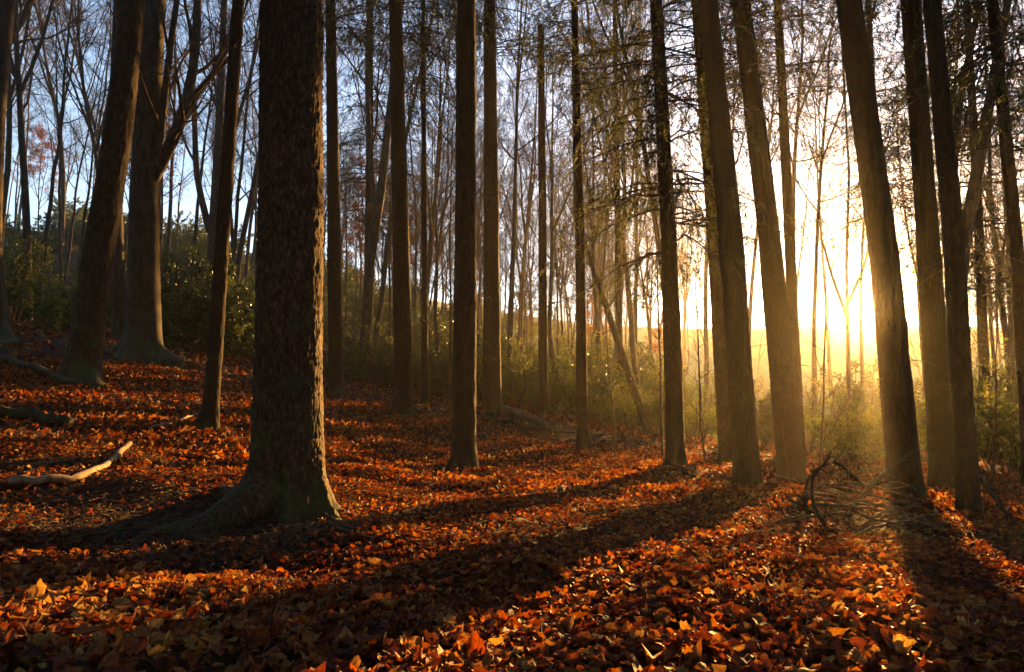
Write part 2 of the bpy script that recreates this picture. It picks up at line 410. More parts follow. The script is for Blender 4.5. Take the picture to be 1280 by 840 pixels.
def blades(st, d, L, wd, rng, rnd=None, fold=0):
    """small leaf faces: diamonds from st along d"""
    m = len(st); d = d/(np.linalg.norm(d, axis=1, keepdims=True)+1e-9)
    rv = rng.normal(0, 1, (m, 3)); s = np.cross(d, rv); s /= np.linalg.norm(s, axis=1, keepdims=True)+1e-9
    L = np.broadcast_to(L, (m,))[:, None]; wd = np.broadcast_to(wd, (m,))[:, None]
    up = np.cross(s, d)*fold*wd
    V = np.stack([st, st+d*L*.45+s*wd+up, st+d*L, st+d*L*.45-s*wd+up], 1).reshape(-1, 3)
    b = np.arange(m)[:, None]*4
    if fold: Q = np.concatenate([b+np.array([0, 1, 2]), b+np.array([0, 2, 3])])
    else: Q = b+np.array([0, 1, 2, 3])
    rr = rng.random(m) if rnd is None else rnd
    return V, Q, np.repeat(rr, 4)

def spruce_crown(seed, H, rmax, dens=1.0, droop=.35):
    """H m of crown, local z from 0; returns a branch mesh and a needle mesh"""
    rng = np.random.default_rng(seed)
    nb = int(H/.35*5*dens); z = np.sort(rng.uniform(0, 1, nb))**1.0*H*.97
    az = rng.uniform(0, 6.28, nb); L = rmax*(1-(z/H))**.75*rng.uniform(.65, 1.1, nb)+.25
    L = L*np.where(z < .12*H, rng.uniform(.6, 1., nb), 1)
    n = 8; P = np.empty((nb, n, 3)); P[:, 0] = np.stack([0*z, 0*z, z], 1)
    h = np.stack([np.cos(az), np.sin(az)], 1)
    for k in range(1, n):
        s = k/(n-1); el = .12-droop*1.9*s+1.15*droop*max(0, s-.6)*2.6+rng.normal(0, .06, nb)
        hh = h+rng.normal(0, .05, h.shape)
        P[:, k] = P[:, k-1]+np.c_[hh*np.cos(el)[:, None], np.sin(el)]*(L/(n-1))[:, None]
    R = (.005+.005*L)[:, None]*(1-.8*np.linspace(0, 1, n))[None]
    B, BR = grow(P, R, 12, .12, 1, .75, .2, .30, 4, -.34, .06, .5, rng, lmin=.2)
    br = [tubes(P, R, 4), tubes(B, np.maximum(BR, .0035), 3)]
    # needle tufts along the branchlets
    m = len(B); nt_ = 24; idx = np.repeat(np.arange(m), nt_); t = rng.uniform(.05, 1, len(idx))*3
    a = np.minimum(t.astype(int), 2); f = (t-a)[:, None]
    st = B[idx, a]*(1-f)+B[idx, a+1]*f; tan = B[idx, a+1]-B[idx, a]; tan /= np.linalg.norm(tan, axis=1, keepdims=True)+1e-9
    d = tan*.9+rng.normal(0, .45, tan.shape)
    V, Q, rr = blades(st, d, rng.uniform(.05, .12, len(idx)), rng.uniform(.004, .009, len(idx)), rng)
    return mesh('branches', *merge(br), M['twig']), mesh('needles', V, Q, M['needle'], attrs={'rnd': rr})

def dead_twigs(path, rfun, lo, hi, n, Lr, rng):
    """thin bare side branches of a spruce trunk"""
    z = rng.uniform(lo, hi, n); cx = np.interp(z, path[:, 2], path[:, 0]); cyy = np.interp(z, path[:, 2], path[:, 1])
    az = rng.uniform(0, 6.28, n); L = rng.uniform(*Lr, n)*rng.uniform(.3, 1, n)
    P = np.empty((n, 6, 3)); P[:, 0] = np.stack([cx, cyy, z], 1)+np.stack([np.cos(az), np.sin(az), 0*az], 1)*(rfun(z)*.8)[:, None]
    el = rng.normal(-.05, .25, n)
    for k in range(1, 6):
        el = el-.06+rng.normal(0, .08, n); az = az+rng.normal(0, .12, n)
        P[:, k] = P[:, k-1]+np.stack([np.cos(az)*np.cos(el), np.sin(az)*np.cos(el), np.sin(el)], 1)*(L/5)[:, None]
    R = (.003+.006*L)[:, None]*(1-.75*np.linspace(0, 1, 6))[None]
    B, BR = grow(P, R, 3, .3, 1, .7, .2, .4, 4, -.03, .12, .6, rng, lmin=.06)
    B = B.reshape(n, 3, 4, 3); BR = np.maximum(BR, .0022).reshape(n, 3, 4)
    return [mesh('dead_branch', *merge([tubes(P[i:i+1], R[i:i+1], 4), tubes(B[i], BR[i], 3)]), M['dead']) for i in range(n)]

CROWNS = [spruce_crown(11, 13, 3.0), spruce_crown(12, 12, 2.4, 1.05, .45)]

def hsteps(H, near, fine=.03):
    a = np.concatenate([np.arange(-.45, .6, fine*.8), np.arange(.6, near, fine*1.6), np.arange(near, H, .5), [H]])
    return a
def spruce(base, tops, wpx, H, label, seed, lobes=(), flare=(.3, .2), crown=None, cz=9, cs=1.0, twigs=26, twl=(.15, .9), segs=40, fine=.045,
           cat='tree', group=None, taper=.35, name='spruce_tree', mat='spruce', barkamp=.012, snap=None, twlo=1.2, cell=16):
    """base (px,py,depth); tops: further pixels along the trunk axis"""
    dep = base[2]; b = at(*base); b[2] = tz(b[0], b[1])
    path = [np.zeros(3)]
    for (px, py) in tops: path.append(at(px, py, dep)-b)
    last, prev = path[-1], path[-2]
    if not snap:
        d = (last-prev)/(last-prev)[2]; path.append(last+d*(H-last[2]))
    path = np.array(path)
    path = np.vstack([path[0]-(path[1]-path[0])/(path[1]-path[0])[2]*.5, path])
    HH = path[-1, 2]
    r0 = wpx/F*dep/2
    r1 = r0*(taper if not snap else .7)
    near = min(HH-.2, (b[1]*.72)+2.0)
    t = thing(name, label, cat, b, group)
    me = trunk(path, r0, r1, segs, hsteps(HH, near, fine), lobes, flare, seed, barkamp, cell, knots=10, mat=M[mat])
    link('trunk', me, t)
    rng = np.random.default_rng(seed+500)
    for me in (dead_twigs(path, lambda z: r0+(r1-r0)*z/HH, twlo, min(near, HH), twigs, twl, rng) if twigs else []): link('dead_branch', me, t)
    if crown is not None:
        cxy = [np.interp(cz, path[:, 2], path[:, k]) for k in (0, 1)]
        brm, nem = CROWNS[crown]
        sz = (HH-cz)/(13 if crown == 0 else 12)
        o = link('crown', brm, t, (cxy[0], cxy[1], cz), (0, 0, seed*1.3), (cs, cs, sz))
        link('needles', nem, o)
    return t

D2 = math.radians
hero_lobes = [(D2(238), .22, .30, .30), (D2(148), .25, .26, .26), (D2(188), .06, .3, .2), (D2(42), .16, .22, .24), (D2(352), .12, .2, .2), (D2(288), .10, .22, .2), (D2(95), .2, .2, .3)]
hero = spruce((360, 628, 5.2), [(362, 420), (365, 0)], 84, 24, 'massive old spruce trunk with moss and wide spreading roots', 1, hero_lobes, (.10, .5), crown=0, cz=10,
       cs=1.5, twigs=8, twl=(.1, .3), segs=170, fine=.017, taper=.5, mat='hero', barkamp=.016, cell=32, twlo=1.8)
def root(t, ang, reach, r0, h0, seed, bend=0.0, r1=.03):
    """a surface root: a tapering ridge running out from the trunk and diving into the soil"""
    n, k = 46, 26; u = np.linspace(0, 1, n)
    a = D2(ang)+bend*u**1.5; d = .06+(reach-.06)*u
    x, y = d*np.cos(a), d*np.sin(a)
    b = np.array(t.location); gz_ = terrain(b[0]+x, b[1]+y)-b[2]
    rr = r0+(r1-r0)*u**.8
    z = gz_+h0*np.exp(-(d-.06)/(.30*reach))-rr*(.15+.75*u)+.012*np.sin(u*14+seed)
    P = np.stack([x, y, z], 1); v, q_ = tubes(P[None], rr[None], k)
    c = np.repeat(P, k, 0); o = v-c; ln = np.linalg.norm(o, axis=1, keepdims=True)+1e-9
    f1, f2 = worley(v*np.array([24, 24, 24])+seed, seed)
    am = .24*(fbm(v*6, 3, seed)-.5)*ln[:, 0]+.016*(np.clip((f2-f1)*2.2, 0, 1)-.5)*np.clip(ln[:, 0]/.08, .2, 1)
    v = v+o/ln*am[:, None]
    link('root', mesh('root', v, q_, M['hero']), t)
for (ra, re_, rr0, rh, be) in [(236, 1.32, .22, .33, .1), (150, 1.2, .18, .30, -.2), (44, .72, .11, .16, .25), (352, .55, .09, .10, -.2), (290, .5, .08, .10, .3), (188, .6, .08, .10, .2)]:
    root(hero, ra, re_, rr0, rh, int(ra), be)
SP = [ # base, tops, width px, H, label, kwargs
 ((262,534,9.5),[(278,300),(298,0)],19,20,'slim orange-lit spruce between the leaning dark trunk and the massive spruce',dict(crown=1,cz=8,lobes=[(3.3,.25,.12,.5)],twigs=18)),
 ((420,497,18),[(417,250),(413,0)],19,24,'straight dark spruce just behind the massive rooted trunk',dict(crown=0,cz=10,twigs=40)),
 ((505,519,16),[(500,250),(494,0)],24,24,'dark spruce with flared foot and knobbly outline next to a thin pole spruce',dict(crown=0,cz=9,lobes=[(3.6,.12,.15,.4),(5.8,.1,.15,.4)],twigs=40)),
 ((531,506,20),[(530,250),(529,0)],9,20,'thin pole-like spruce with many dead side twigs',dict(crown=1,cz=9,cs=.7,twigs=60)),
 ((580,592,11.5),[(582,300),(583,0)],31,24,'smooth straight spruce standing alone on lit leaf litter',dict(crown=0,cz=9,lobes=[(3.9,.16,.14,.4),(5.5,.08,.2,.4)],twigs=16,segs=64)),
 ((615,508,19),[(614,250),(612,0)],23,25,'thick spruce at the upper end of the fallen logs',dict(crown=0,cz=10,twigs=36)),
 ((679,522,20),[(678,250),(676,32)],12,9.5,'broken-off spruce snag without a crown beyond the fallen logs',dict(snap=True,twigs=44)),
 ((728,568,16),[(725,300),(718,0)],14,20,'slender bare spruce pole before the grey green thicket',dict(crown=1,cz=9,cs=.8,twigs=26)),
 ((845,578,13),[(836,300),(820,0)],23,22,'spruce with drooping green boughs low on its stem',dict(crown=1,cz=4.0,cs=1.15,twigs=34,lobes=[(3.6,.1,.15,.5)])),
 ((908,577,15.5),[(892,300),(870,0)],18,22,'medium spruce with drooping boughs, beside two stout leaning spruces',dict(crown=0,cz=8,cs=.85,twigs=34)),
 ((935,607,11),[(914,300),(885,0)],32,24,'stout leaning spruce casting a broad shadow across the leaves',dict(crown=0,cz=9,lobes=[(3.5,.12,.15,.5)],segs=64,twigs=18)),
 ((990,601,12.5),[(962,300),(926,0)],31,24,'stout leaning spruce with a thin stem close behind it',dict(crown=0,cz=9.5,segs=56,twigs=20)),
 ((1000,592,15.5),[(987,300),(972,0)],15,22,'thin stem close behind a stout leaning spruce',dict(crown=1,cz=8,twigs=24)),
 ((1133,622,9),[(1105,320),(1061,0)],37,24,'leaning spruce in front of the low sun beside the brush heap',dict(crown=0,cz=9,segs=72,twigs=14,lobes=[(4.2,.08,.2,.6)])),
 ((1180,617,12),[(1160,300),(1138,0)],30,24,'broad dim spruce behind the brush heap and the slim right stem',dict(crown=0,cz=9,twigs=30)),
 ((1212,650,7.5),[(1192,300),(1165,0)],25,22,'slim spruce stem standing before the broad dim spruce',dict(crown=1,cz=8,segs=48,twigs=16)),
 ((1288,600,12),[(1270,300),(1240,0)],17,22,'slim spruce at the edge of the wood past the propped dead sticks',dict(crown=1,cz=6,twigs=26)),
]
for k, (b, tops, wp, H, lab, kw) in enumerate(SP):
    spruce(b, tops, wp, H, lab, 20+k, **kw)

# conifers further back whose green boughs hang into view
for k, (b, tops, wp, H, lab, cz, cs, cr) in enumerate([
    ((460,462,31),[(462,200),(463,0)],13,26,'distant spruce with green boughs hanging between two dark trunks',6.5,.9,0),
    ((775,520,29),[(772,250),(768,0)],10,25,'distant spruce with long boughs beyond the slender pole',8,1.0,1),
    ((1110,575,23),[(1098,250),(1085,0)],12,24,'hazy spruce with golden-lit boughs beyond the leaning sunlit trunk',8,1.0,1),
    ((1235,580,20),[(1222,250),(1208,0)],13,24,'hazy spruce with low boughs beyond the slim right stem',4.5,1.0,0)]):
    spruce(b, tops, wp, H, lab, 60+k, crown=cr, cz=cz, cs=cs*1.2, twigs=50, segs=16, fine=.12)

# ------------------------------------------------------------------ broadleaf trees of the left slope
def limb_tree(base, axis, wpx, label, seed, limbs, H=18, mat='beech', lobes=(), segs=56, name='beech_tree', taper=.4):
    dep = base[2]; b = at(*base); b[2] = tz(b[0], b[1])
    P = np.array([np.zeros(3)]+[at(x, y, dep)-b for x, y in axis])
    d = (P[-1]-P[-2])/(P[-1]-P[-2])[2]; P = np.vstack([P, P[-1]+d*(H-P[-1][2])]); P = np.vstack([P[0]-[0, 0, .5], P])
    r0 = wpx/F*dep/2
    t = thing(name, label, 'tree', b)
    link('trunk', trunk(P, r0, r0*taper, segs, hsteps(H, dep*.75+2, .045), lobes, (.35, .3), seed, .022 if mat == 'log' else .008, 9, knots=6, mat=M[mat]), t)
    rng = np.random.default_rng(seed)
    L1P, L1R = [], []
    for (pp, wl) in limbs:                                  # limbs traced from the photograph, with some depth of their own
        Q = np.array([at(x, y, dep+rng.normal(0, .15)*k_) - b for k_, (x, y) in enumerate(pp)])
        s = np.linspace(0, len(Q)-1, 10); a = np.minimum(s.astype(int), len(Q)-2); f = (s-a)[:, None]
        Q = Q[a]*(1-f)+Q[a+1]*f; Q[1:-1] = Q[:-2]*.25+Q[1:-1]*.5+Q[2:]*.25
        L1P.append(Q); L1R.append(np.linspace(wl, wl*.55, 10)/F*dep/2)
        link('limb', mesh('limb', *tubes(Q[None], L1R[-1][None], 12), M[mat]), t)
    tr = np.stack([np.interp(np.linspace(min(dep*.45, H*.5), H*.97, 10), P[:, 2], P[:, k]) for k in range(3)], 1)[None]
    trR = np.linspace(r0*.5, r0*.2, 10)[None]
    A = grow(tr, trR, 9, .1, 1, .85, .2, .5, 8, .08, .1, .4, rng, lmin=1.5)
    if L1P:
        x = grow(np.array(L1P), np.array(L1R), 5, .3, 1, .7, .2, .55, 8, .08, .1, .5, rng, lmin=1.0)
        A = (np.concatenate([A[0], x[0]]), np.concatenate([A[1], x[1]]))
    B = grow(A[0], A[1], 6, .2, 1, .75, .2, .4, 6, .05, .12, .55, rng, lmin=.4)
    D = grow(B[0], B[1], 5, .15, 1, .7, .2, .5, 4, .04, .14, .6, rng, lmin=.25)
    E = grow(D[0], np.maximum(D[1], .004), 3, .2, 1, .65, .2, .5, 3, .03, .14, .7, rng, lmin=.15)
    link('crown', mesh('crown', *merge([tubes(A[0], np.maximum(A[1], .012), 6), tubes(B[0], np.maximum(B[1], .007), 4), tubes(D[0], np.maximum(D[1], .004), 3), tubes(E[0], np.maximum(E[1], .003), 3)]), M['twig']), t)
limb_tree((100,474,12.5),[(122,330),(150,150),(166,0)],40,'leaning dark rough-barked trunk on the leafy slope',301,[],17,'log',[(2.9,.3,.2,.4),(5.6,.25,.2,.4),(4.2,.12,.2,.5)],name='oak_tree')
limb_tree((180,441,16),[(180,330),(184,150),(192,0)],40,'stout beech with a bent limb forking to the side',302,
          [([(184,238),(203,200),(222,165),(238,110),(247,50),(248,-60)],17),([(190,225),(206,195),(228,145),(262,95),(300,60)],10),([(186,240),(200,190),(205,120),(218,20),(230,-60)],11)],19,'beech',[(3.4,.45,.25,.35),(5.9,.4,.25,.35),(4.6,.2,.25,.5)])
limb_tree((150,425,19),[(146,300),(142,150),(148,0)],17,'slimmer dark beech stem just behind the leaning trunk',303,[],18,'beech')
limb_tree((2,417,16),[(-10,300),(-4,150),(10,0)],22,'beech at the foot of the slope whose root spreads over leaves',304,[],18,'beech',[(5.6,.5,.25,.4),(4.4,.2,.2,.5)])
limb_tree((455,460,26),[(462,330),(476,240),(488,130)],15,'forked beech leaning behind the dark spruce row',305,[([(470,270),(462,190),(458,90),(462,-20)],8)],17,'beech',segs=24)
limb_tree((262,402,28),[(266,300),(272,200),(278,60)],15,'pale forked beech rising from the green undergrowth',306,[([(262,290),(245,220),(243,140),(238,40)],9),([(270,230),(285,190),(312,100),(330,20)],6)],18,'beech',segs=24)
limb_tree((1195,560,17),[(1192,420),(1206,300),(1240,110)],20,'dim forked broadleaf leaning behind the slim right stem',307,[([(1200,330),(1190,230),(1200,120),(1225,0)],11)],15,'beech',segs=24)
limb_tree((812,548,22),[(790,480),(760,390),(731,305)],12,'bent leaning stem arching over the thicket',308,[],7.2,'beech',segs=16)
limb_tree((1063,560,30),[(1060,430),(1058,330),(1062,200)],7,'slim bare tree silhouetted right beside the sun',309,[([(1060,400),(1040,345),(1028,300)],5),([(1060,380),(1082,330),(1090,280)],5)],12,'beech',segs=16)

# ------------------------------------------------------------------ leafless wood behind
PROTO = [bare_tree(1, 20, .15, .38, 2), bare_tree(2, 22, .13, .45, 1), bare_tree(3, 18, .12, .35, 2, .7), bare_tree(4, 23, .17, .42, 3, .5), bare_tree(5, 16, .085, .3, 0, .6, .9), bare_tree(6, 12, .06, .25, 1, .7, .9)]
rng = np.random.default_rng(77)
placed = []
def qd(x, y): return x*math.cos(SUN_AZ)-y*math.sin(SUN_AZ), x*math.sin(SUN_AZ)+y*math.cos(SUN_AZ)
def ok(x, y, md):
    return all((x-a)**2+(y-b_)**2 > md*md for a, b_ in placed)
TADJ = ['twin-forked', 'once-forked', 'wide-crowned', 'many-limbed', 'unforked', 'short slender']
def scatter(n, xr, dr, label, group, kinds, md=1.6, sc=(.85, 1.2), corridor=True, name='bare_tree', explicit=()):
    done, tries = 0, 0
    todo = list(explicit)
    while done < n and tries < 4000:
        tries += 1
        if todo: px, dep = todo.pop(0); forced = True
        else: px, dep = rng.uniform(*xr), rng.uniform(dr[0]**.5, dr[1]**.5)**2; forced = False
        x = (px-640)/F*dep; y = dep
        if not forced:
            if not ok(x, y, md): continue
            q_, s_ = qd(x, y)
            if corridor and -9 < q_ < 3.0 and rng.random() < (.85 if s_ > 44 else .7): continue
        placed.append((x, y)); done += 1
        ki = kinds[rng.integers(len(kinds))]; ki = 1 if corridor and -9 < qd(x, y)[0] < 3 else ki; tm, cm, _ = PROTO[ki]; adj = TADJ[ki]
        s = rng.uniform(*sc)
        t = thing(name, adj+' '+label, 'tree', (x, y, tz(x, y)), adj+' '+group, rng.uniform(0, 6.28), s)
        t.rotation_euler = (rng.normal(0, .03), rng.normal(0, .03), rng.uniform(0, 6.28))
        link('trunk', tm, t); link('crown', cm, t)
scatter(34, (-120, 330), (24, 60), 'slim leafless beech on the hillside behind the leaning trunk', 'bare beeches on the hillside', [0, 1, 1, 4, 4, 3], explicit=[(28, 25), (40, 27), (85, 30), (70, 34), (228, 34), (300, 32)])
scatter(34, (-160, 420), (60, 105), 'distant leafless tree along the hillside crest', 'bare trees along the hillside crest', [0, 1, 1, 4], md=2.5)
scatter(48, (400, 830), (28, 62), 'slim leafless tree in the grey-green thicket behind the spruces', 'bare trees in the thicket', [0, 1, 2, 4, 5, 4], explicit=[(548, 30), (640, 31), (700, 34), (706, 37), (800, 30)])
scatter(48, (380, 860), (62, 110), 'faint distant leafless tree beyond the thicket', 'faint bare trees beyond the thicket', [0, 1, 3, 2], md=2.5)
scatter(25, (840, 1420), (22, 48), 'hazy leafless tree between the leaning spruces and the meadow', 'hazy bare trees before the meadow', [1, 2, 4], explicit=[(1152, 26), (1262, 22), (925, 34), (1042, 43), (880, 39), (985, 44)])
scatter(12, (860, 1500), (50, 66), 'faint leafless tree at the edge of the sunlit meadow', 'faint bare trees at the meadow edge', [2, 4, 5, 1], md=3)
scatter(60, (400, 800), (56, 112), 'spindly far tree on the wooded slope beyond the thicket', 'spindly trees on the far wooded slope', [5, 4, 5], md=1.4, sc=(.8, 1.3))
scatter(18, (1130, 1480), (20, 52), 'dim leafless tree past the slim right stem', 'dim bare trees past the slim right stem', [2, 4, 5, 1], md=1.6)
# unseen spruces added behind the camera to block sky light, crowns widened
rngb = np.random.default_rng(5)
back_trunk = trunk(np.array([[0, 0, -.5], [0, 0, 24.]]), .18, .05, 14, np.r_[np.arange(-.5, 1, .15), np.arange(1, 24.1, 1)], (), (.3, .2), 3, 0, mat=M['spruce'])
k = 0
while k < 110:
    a = rngb.uniform(D2(48), D2(312)); r = 4+41*rngb.random()**.7
    x, y = r*math.sin(a), r*math.cos(a)
    if not ok(x, y, 2.6): continue
    placed.append((x, y)); k += 1
    t = thing('spruce_tree', 'tall unseen spruce added behind the viewpoint to block sky light', 'tree', (x, y, tz(x, y)), 'unseen sky-blocking spruces behind the viewpoint', rngb.uniform(0, 6))
    link('trunk', back_trunk, t); cz = rngb.uniform(4, 7)
    o = link('crown', CROWNS[k % 2][0], t, (0, 0, cz), (0, 0, 0), (1.5, 1.5, (24-cz)/13)); link('needles', CROWNS[k % 2][1], o)

# ------------------------------------------------------------------ shrubs
def shrub(seed, h, wd, nst, leaf, nl, mat, up=.1):
    rng = np.random.default_rng(seed)
    az = rng.uniform(0, 6.28, nst); lean = rng.uniform(.1, .75, nst)*wd/h
    P = np.zeros((nst, 7, 3)); P[:, 0] = np.stack([np.cos(az)*.12*wd, np.sin(az)*.12*wd, 0*az-.1], 1)
    d = np.stack([np.cos(az)*lean, np.sin(az)*lean, np.ones(nst)], 1); L = rng.uniform(.6, 1.1, nst)*h
    for k in range(1, 7):
        d = d+rng.normal(0, .13, d.shape); d /= np.linalg.norm(d, axis=1, keepdims=True); P[:, k] = P[:, k-1]+d*(L/6)[:, None]
    R = np.full((nst, 1), .009)*h*(1-.7*np.linspace(0, 1, 7))[None]
    A = grow(P, R, 8, .2, 1, .8, .25, .42, 5, up, .14, .6, rng, lmin=.15*h)
    B = grow(A[0], A[1], 5, .15, 1, .75, .25, .5, 4, up*.5, .15, .6, rng, lmin=.08*h)
    m = len(B[0]); idx = rng.integers(0, m, nl); t = rng.uniform(.1, 1, nl)*3; a = np.minimum(t.astype(int), 2); f = (t-a)[:, None]
    st = B[0][idx, a]*(1-f)+B[0][idx, a+1]*f; dr = rng.normal(0, 1, (nl, 3))+np.array([0, 0, .1])
    cl = fbm(st*3/h, 2, seed)
    V, Q, rr = blades(st, dr, rng.uniform(.7, 1.3, nl)*leaf, rng.uniform(.25, .36, nl)*leaf, rng, np.clip((cl-.5)*1.6+.45+rng.normal(0, .18, nl), 0, 1), .5)
    return mesh('stems', *merge([tubes(P, R, 5), tubes(A[0], np.maximum(A[1], .003), 3), tubes(B[0], np.maximum(B[1], .002), 3)]), M['twig']), mesh('foliage', V, Q, mat, attrs={'rnd': rr})
SH = [shrub(1, 1.6, 1.5, 12, .075, 7000, M['shrub']), shrub(2, 2.4, 1.7, 12, .08, 8000, M['shrub']), shrub(3, 1.0, 1.4, 12, .07, 4500, M['shrub']), shrub(4, 1.5, 1.3, 10, .075, 3200, M['lime']), shrub(5, 2.6, 1.4, 9, .07, 1500, M['lime'])]
SADJ = ['rounded', 'tall', 'low', 'leafy', 'sparse']
def put_shrubs(spots, label, group, kinds, name='evergreen_shrub', cat='shrub', sc=(.95, 1.4)):
    for k, (px, dep) in enumerate(spots):
        x = (px-640)/F*dep; y = dep
        st_, fo = SH[kinds[k % len(kinds)]]; s = rng.uniform(*sc)
        adj = SADJ[kinds[k % len(kinds)]]
        t = thing(name, adj+' '+label, cat, (x, y, tz(x, y)), adj+' '+group, rng.uniform(0, 6.28), s)
        link('stems', st_, t); link('foliage', fo, t)
put_shrubs([(rng.uniform(-60, 125), rng.uniform(20, 28)) for _ in range(12)], 'dense evergreen bush on the slope behind the leaning trunk', 'bushes on the slope', [4, 0, 3], sc=(.9, 1.3))
put_shrubs([(rng.uniform(205, 345), rng.uniform(20, 34)) for _ in range(16)], 'low evergreen bush beneath the pale forked beech', 'bushes beneath the forked beech', [0, 2, 1])
put_shrubs([(rng.uniform(405, 620), rng.uniform(22, 38)) for _ in range(30)], 'dark evergreen bush in the thicket behind the dark spruces', 'bushes behind the dark spruces', [1, 0, 4, 2], sc=(.65, 1.0))
put_shrubs([(rng.uniform(610, 850), rng.uniform(21.5, 36)) for _ in range(30)], 'grey-green bush in the thicket beyond the fallen logs', 'bushes beyond the fallen logs', [4, 0, 4, 1], sc=(.65, 1.0))
put_shrubs([(rng.uniform(-40, 400), rng.uniform(36, 62)) for _ in range(26)], 'distant evergreen bush up the hillside among the beeches', 'distant bushes up the hillside', [1, 0])
put_shrubs([(rng.uniform(400, 860), rng.uniform(40, 68)) for _ in range(30)], 'distant bush deep in the thicket among thin trees', 'distant bushes deep in the thicket', [1, 0, 4])
put_shrubs([(rng.uniform(60, 470), rng.uniform(62, 105)) for _ in range(44)], 'far bush on the crest of the hillside', 'far bushes on the hillside crest', [1, 0], sc=(1.4, 2.4))
put_shrubs([(rng.uniform(420, 850), rng.uniform(30, 46)) for _ in range(18)], 'leafy young bush between the thin trees of the thicket', 'young bushes between the thin trees', [4, 4, 1], 'young_shrub', sc=(1.1, 1.5))
put_shrubs([(rng.uniform(400, 800), rng.uniform(60, 105)) for _ in range(40)], 'far bush on the wooded slope beyond the thicket', 'far bushes on the wooded slope', [4, 1, 0], sc=(1.3, 2.2))
put_shrubs([(870, 21), (885, 24), (950, 23), (1010, 21), (840, 25), (965, 28), (1015, 26)], 'loose pale bush backlit between the stout leaning spruces', 'backlit bushes between the stout spruces', [4, 3, 0], 'backlit_shrub', sc=(.8, 1.2))
put_shrubs([(1062, 16), (1085, 17), (1050, 19), (1090, 22), (1040, 23)], 'yellow-green bush glowing in the sun behind the brush heap', 'glowing bushes behind the brush heap', [3, 3, 4], 'backlit_shrub', sc=(.7, 1))
put_shrubs([(1245, 14), (1225, 17), (1275, 16), (1310, 14), (1340, 17), (1260, 21), (1160, 19), (1300, 24)], 'dim yellowish bush past the slim right stem', 'bushes past the slim right stem', [3, 0, 4], 'backlit_shrub')
put_shrubs([(rng.uniform(860, 1400), rng.uniform(30, 60)) for _ in range(22)], 'hazy bush at the foot of the meadow', 'hazy bushes below the meadow', [4, 1, 0], 'meadow_shrub', sc=(.9, 1.5))

# withered orange leaves still hanging on one beech
tw = PROTO[2][2]; r7 = np.random.default_rng(8)
sel = tw[r7.choice(len(tw), min(len(tw), 2500), replace=False)]
stp = np.repeat(sel[:, 1], 3, 0)+r7.normal(0, .08, (len(sel)*3, 3))
V, Q, rr = blades(stp, r7.normal(0, 1, stp.shape)-[0, 0, .4], .14, .045, r7, None, .4)
om = mesh('withered_leaves', V, Q, M['rust'], attrs={'rnd': rr})
for (px, dep, s, lab) in [(470, 36, .62, 'small beech with withered orange leaves behind the dark spruces'), (520, 44, .55, 'far small beech with rusty leaves near the bright grass'), (655, 52, .42, 'rusty little beech beyond the broken-off snag'), (742, 46, .38, 'rusty little beech beyond the slender spruce pole'), (825, 50, .36, 'rusty little beech past the bent leaning stem'), (440, 58, .5, 'rusty beech on the slope near the straight dark spruce'), (590, 60, .5, 'rusty beech far behind the lone smooth spruce'), (30, 55, .6, 'rusty beech high on the hillside above the root-footed beech'),
    (160, 40, .8, 'rusty-twigged beech on the hillside crest behind the leaning trunk')]:
    x = (px-640)/F*dep
    t = thing('orange_beech', lab, 'tree', (x, dep, tz(x, dep)), None, 1.0, s)
    link('trunk', PROTO[2][0], t); link('crown', PROTO[2][1], t); link('withered_leaves', om, t)

# saplings
def sapling(base, top, label, seed, w=3.5, n=16):
    b = at(*base); b[2] = tz(b[0], b[1]); e = at(top[0], top[1], base[2])-b
    r_ = np.random.default_rng(seed); P = np.linspace([0, 0, -.2], e, 9)[None]; P[0, 1:-1, :2] += np.cumsum(r_.normal(0, .02, (7, 2)), 0)
    R = np.linspace(w, w*.3, 9)[None]/F*base[2]/2
    t = thing('sapling', label, 'sapling', b); link('stem', mesh('stem', *tubes(P, R, 8), M['twig']), t)
    A = grow(P, R, n, .2, .98, 1.0, .25, .2, 6, .05, .1, .55, r_, lmin=.35); B = grow(A[0], A[1], 5, .2, 1, .7, .2, .45, 4, .03, .12, .6, r_, lmin=.12)
    link('twigs', mesh('twigs', *merge([tubes(A[0], np.maximum(A[1], .003), 4), tubes(B[0], np.maximum(B[1], .0022), 3)]), M['twig']), t)
sapling((1022, 600, 10.5), (1033, 300), 'thin bare sapling between the stout spruces and the sun', 1)
sapling((828, 545, 15), (815, 250), 'thin bare sapling next to the spruce with drooping boughs', 2)
sapling((560, 470, 19), (566, 150), 'thin bare sapling between two dark spruces', 3)
sapling((770, 560, 14), (760, 380), 'short bare sapling in front of the thicket', 4, 2.5)
sapling((1240, 640, 9), (1246, 330), 'thin bare sapling beyond the propped dead sticks', 5, 3)
sapling((880, 575, 13), (870, 330), 'thin bare sapling behind the medium spruce', 6, 3)

